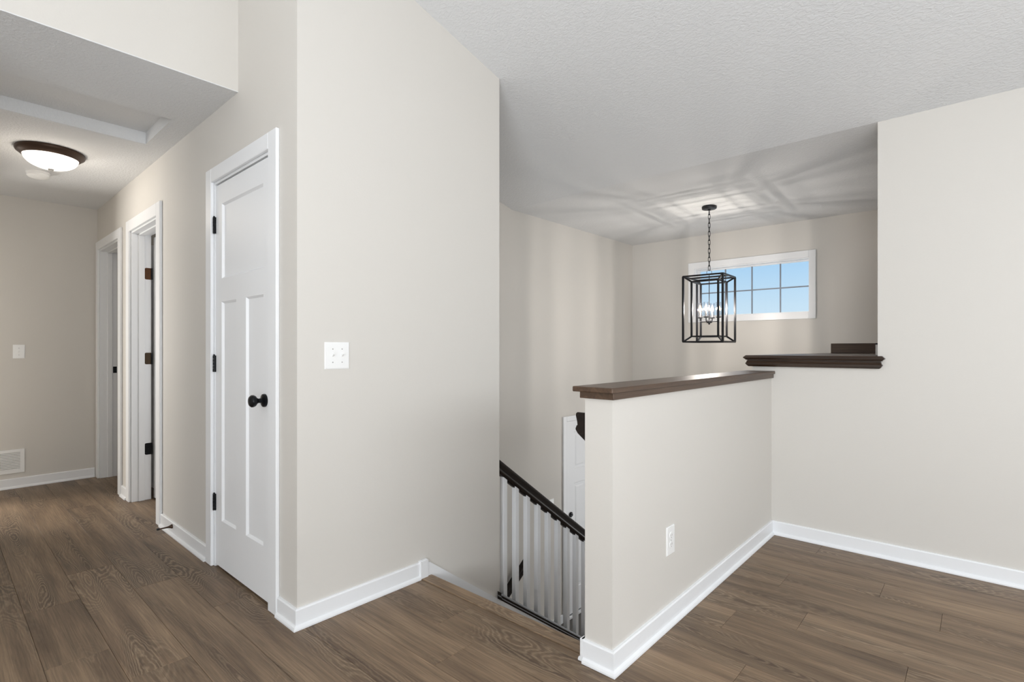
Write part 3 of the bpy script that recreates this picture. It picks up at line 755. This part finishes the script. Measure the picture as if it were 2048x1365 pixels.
obj('stem', lathe([(.0035, 1.45), (.0035, zr - .02)], PX, PY, 10), M_BLACK, pe, smooth=True)
obj('hub', lathe([(.004, 1.424), (.008, 1.430), (.010, 1.438), (.024, 1.440), (.026, 1.452), (.022, 1.462), (.006, 1.466), (.005, 1.60), (.008, 1.606), (.004, 1.612)], PX, PY, 20), M_BLACK, pe, smooth=True)
aa, bb_ = .082, .027
for (u, v) in ((.083, 0), (0, .083), (-.083, 0), (0, -.083)):
    x, y = rc(u, v)
    b = tube([(PX + .2 * (x - PX), PY + .2 * (y - PY), 1.452), (PX + .93 * (x - PX), PY + .93 * (y - PY), 1.452), (x, y, 1.458), (x, y, 1.488)], .0042, 8)
    obj('arm', b, M_BLACK, pe, smooth=True)
    obj('cup', lathe([(.010, 1.484), (.024, 1.488), (.0245, 1.494), (.012, 1.496)], x, y, 20), M_BLACK, pe, smooth=True)
    obj('candle_sleeve', lathe([(.0095, 1.495), (.0095, 1.545)], x, y, 14), M_NICKEL, pe, smooth=True)
    obj('bulb', lathe([(.006, 1.545), (.012, 1.560), (.0135, 1.572), (.010, 1.588), (.004, 1.604), (.001, 1.612)], x, y, 14), M_BULB, pe, 'glowing candle bulb', smooth=True)
    gb = BM(); prof_g = []
    b = lathe([(.0225, 1.497), (.0225, 1.628), (.0215, 1.628), (.0215, 1.498)], x, y, 24)
    fs = [f for f in b.faces if len(f.verts) > 4]
    bmesh.ops.delete(b, geom=fs, context='FACES_ONLY')
    obj('glass_shade', b, M_SHADE, pe, 'clear glass cylinder shade', smooth=True)
    l = bpy.data.lights.new('bulb_light', 'POINT'); l.energy = 8.5; l.color = (1.0, .93, .84); l.shadow_soft_size = .008
    lo = bpy.data.objects.new('bulb_light', l); COL.objects.link(lo); lo.location = (x, y, 1.575)

# ================================================================== HALL FIXTURES
LX, LY = -4.59, .535
lf = thing('flush_ceiling_light', 'lit frosted bowl ceiling light with bronze rim in the hall', 'ceiling light', (LX, LY, ZC))
obj('pan', lathe([(.178, ZC - .0005), (.180, ZC - .010), (.176, ZC - .022), (.160, ZC - .034), (.150, ZC - .044), (.146, ZC - .046), (.143, ZC - .043), (.143, ZC - .030)], LX, LY, 48), M_FIXB, lf, 'bronze rim', smooth=True)
obj('bowl', lathe([(.1425, ZC - .032)] + [(.1425 * math.cos(a), ZC - .040 - .078 * math.sin(a)) for a in [math.radians(k) for k in range(0, 88, 7)]], LX, LY, 48), M_BOWL, lf, 'glowing frosted glass bowl', smooth=True)
obj('finial', lathe([(.015, ZC - .114), (.017, ZC - .121), (.012, ZC - .127), (.003, ZC - .131)], LX, LY, 16), M_GREY, lf, smooth=True)
l = bpy.data.lights.new('hall_lamp', 'POINT'); l.energy = 3.4; l.color = (1, .90, .78); l.shadow_soft_size = .10
lo = bpy.data.objects.new('hall_lamp', l); COL.objects.link(lo); lo.location = (LX, LY, ZC - .26)
sd = thing('smoke_detector', 'white round smoke detector on the hall ceiling behind the light', 'smoke detector', (-5.20, .535, ZC))
obj('base_ring', lathe([(.070, ZC - .0005), (.071, ZC - .012), (.069, ZC - .014)], -5.20, .535, 32), M_PLATE, sd, smooth=True)
obj('cover', lathe([(.066, ZC - .0145), (.066, ZC - .030), (.056, ZC - .040), (.040, ZC - .043), (.034, ZC - .046), (.012, ZC - .047)], -5.20, .535, 32), M_PLATE, sd, smooth=True)

# return grille on the end wall
gy0, gy1, gz0_, gz1_ = .165, .548, .132, .335
gr = thing('return_grille', 'white louvred return air grille low on the hall end wall', 'vent', (XE, .36, gz0_))
b = BM(); x0 = XE + .0005; m_ = .028
box(x0, x0 + .008, gy0, gy0 + m_, gz0_, gz1_, .001, bm=b); box(x0, x0 + .008, gy1 - m_, gy1, gz0_, gz1_, .001, bm=b)
box(x0, x0 + .008, gy0 + m_, gy1 - m_, gz0_, gz0_ + m_, .001, bm=b); box(x0, x0 + .008, gy0 + m_, gy1 - m_, gz1_ - m_, gz1_, .001, bm=b)
obj('frame', b, M_PLATE, gr)
obj('backing', box(x0, x0 + .001, gy0 + m_, gy1 - m_, gz0_ + m_, gz1_ - m_), M_SLOT, gr)
n = 11; pz = (gz1_ - gz0_ - 2 * m_) / n
for i in range(n):
    z = gz0_ + m_ + (i + .5) * pz
    obj('slat', prism([(x0 + .001, z + .004), (x0 + .0075, z - .006), (x0 + .0075, z - .0045), (x0 + .0022, z + .0045)], 1, gy0 + m_, gy1 - m_), M_PLATE, gr) if False else \
    obj('slat', prism([(x0 + .0012, z - .0010), (x0 + .0070, z - .0062), (x0 + .0078, z - .0050), (x0 + .0078, z + .0035), (x0 + .0070, z + .0042), (x0 + .0012, z + .0042)], 1, gy0 + m_, gy1 - m_), M_PLATE, gr)

# ---- switches and outlet
def plate(b, w_, h, t): return None
def switch_x(label, xw, yc, zc, gang, wp, hp=.120, up=(True, True), toggles=True):
    """plate on a wall facing +X"""
    t = thing('light_switch', label, 'light switch', (xw, yc, zc))
    b = BM(); box(xw + .0004, xw + .006, yc - wp / 2, yc + wp / 2, zc - hp / 2, zc + hp / 2, bm=b)
    bmesh.ops.bevel(b, geom=[e_ for e_ in b.edges if all(v.co.x > xw + .005 for v in e_.verts)], offset=.004, segments=2, affect='EDGES')
    p = obj('plate', b, M_PLATE, t)
    for g in range(gang):
        y = yc + (g - (gang - 1) / 2) * .046
        obj('slot', box(xw + .0055, xw + .0063, y - .005, y + .005, zc - .012, zc + .012), M_PLATE, t)
        s = 1 if up[g] else -1
        b = prism([(xw + .006, zc - .004), (xw + .019, zc + s * .009 - .0035), (xw + .0195, zc + s * .009 + .0035), (xw + .006, zc + .005)], 1, y - .0038, y + .0038)
        obj('toggle', b, M_PLATE, t)
        for dz in (-.030, .030):
            obj('screw', lathe([(.0032, xw + .0055), (.0028, xw + .0072)], 0, y, 10, None, 'x', zc + dz), M_CHROME, t)
    return t
switch_x('white double light switch on the tall wall above the stairs', XS, 1.236, 1.170, 2, .122, .122)
switch_x('white single light switch on the far end wall of the hall', XE, .512, 1.178, 1, .076, .118, up=(False,))
switch_x('white switch plate on the stairwell wall just above the handrail', XL, 4.262, -.402, 1, .076, .118, up=(False,))
ot = thing('wall_outlet', 'white duplex outlet low on the half wall', 'outlet', (-1.01, 2.16, .365))
b = BM(); box(-1.0096, -1.004, 2.122, 2.198, .303, .427, bm=b)
bmesh.ops.bevel(b, geom=[e_ for e_ in b.edges if all(v.co.x > -1.005 for v in e_.verts)], offset=.003, segments=2, affect='EDGES')
obj('plate', b, M_PLATE, ot)
for dz in (-.0195, .0195):
    b = lathe([(.0165, -1.0045), (.0160, -1.0022)], 0, 2.16, 20, None, 'x', .365 + dz)
    r_ = obj('receptacle', b, M_PLATE, ot, smooth=True)
    b = BM()
    for dy in (-.0055, .0055): box(-1.0024, -1.0016, 2.16 + dy - .001, 2.16 + dy + .001, .365 + dz + .000, .365 + dz + .008, bm=b)
    lathe([(.0022, -1.0024), (.0022, -1.0016)], 0, 2.16, 8, b, 'x', .365 + dz - .007)
    obj('slots', b, M_CHROME, r_)
obj('screw', lathe([(.003, -1.0045), (.0026, -1.003)], 0, 2.16, 10, None, 'x', .365), M_CHROME, ot)

# door stop on the baseboard
ds = thing('door_stop', 'dark bronze door stop on the hall baseboard', 'door stop', (-3.858, YD - .0125, .060))
xx, zz = -3.858, .062
obj('base_flange', lathe([(.0135, YD - .013), (.0135, YD - .017), (.0105, YD - .022), (.006, YD - .035), (.0048, YD - .045)], xx, 0, 18, None, 'y', zz), M_FIXB, ds, smooth=True)
obj('shaft', lathe([(.0048, YD - .045), (.004, YD - .080), (.005, YD - .084)], xx, 0, 14, None, 'y', zz), M_FIXB, ds, smooth=True)
obj('tip', lathe([(.0062, YD - .084), (.0072, YD - .088), (.0070, YD - .096), (.005, YD - .099)], xx, 0, 16, None, 'y', zz), M_BLACK, ds, smooth=True)
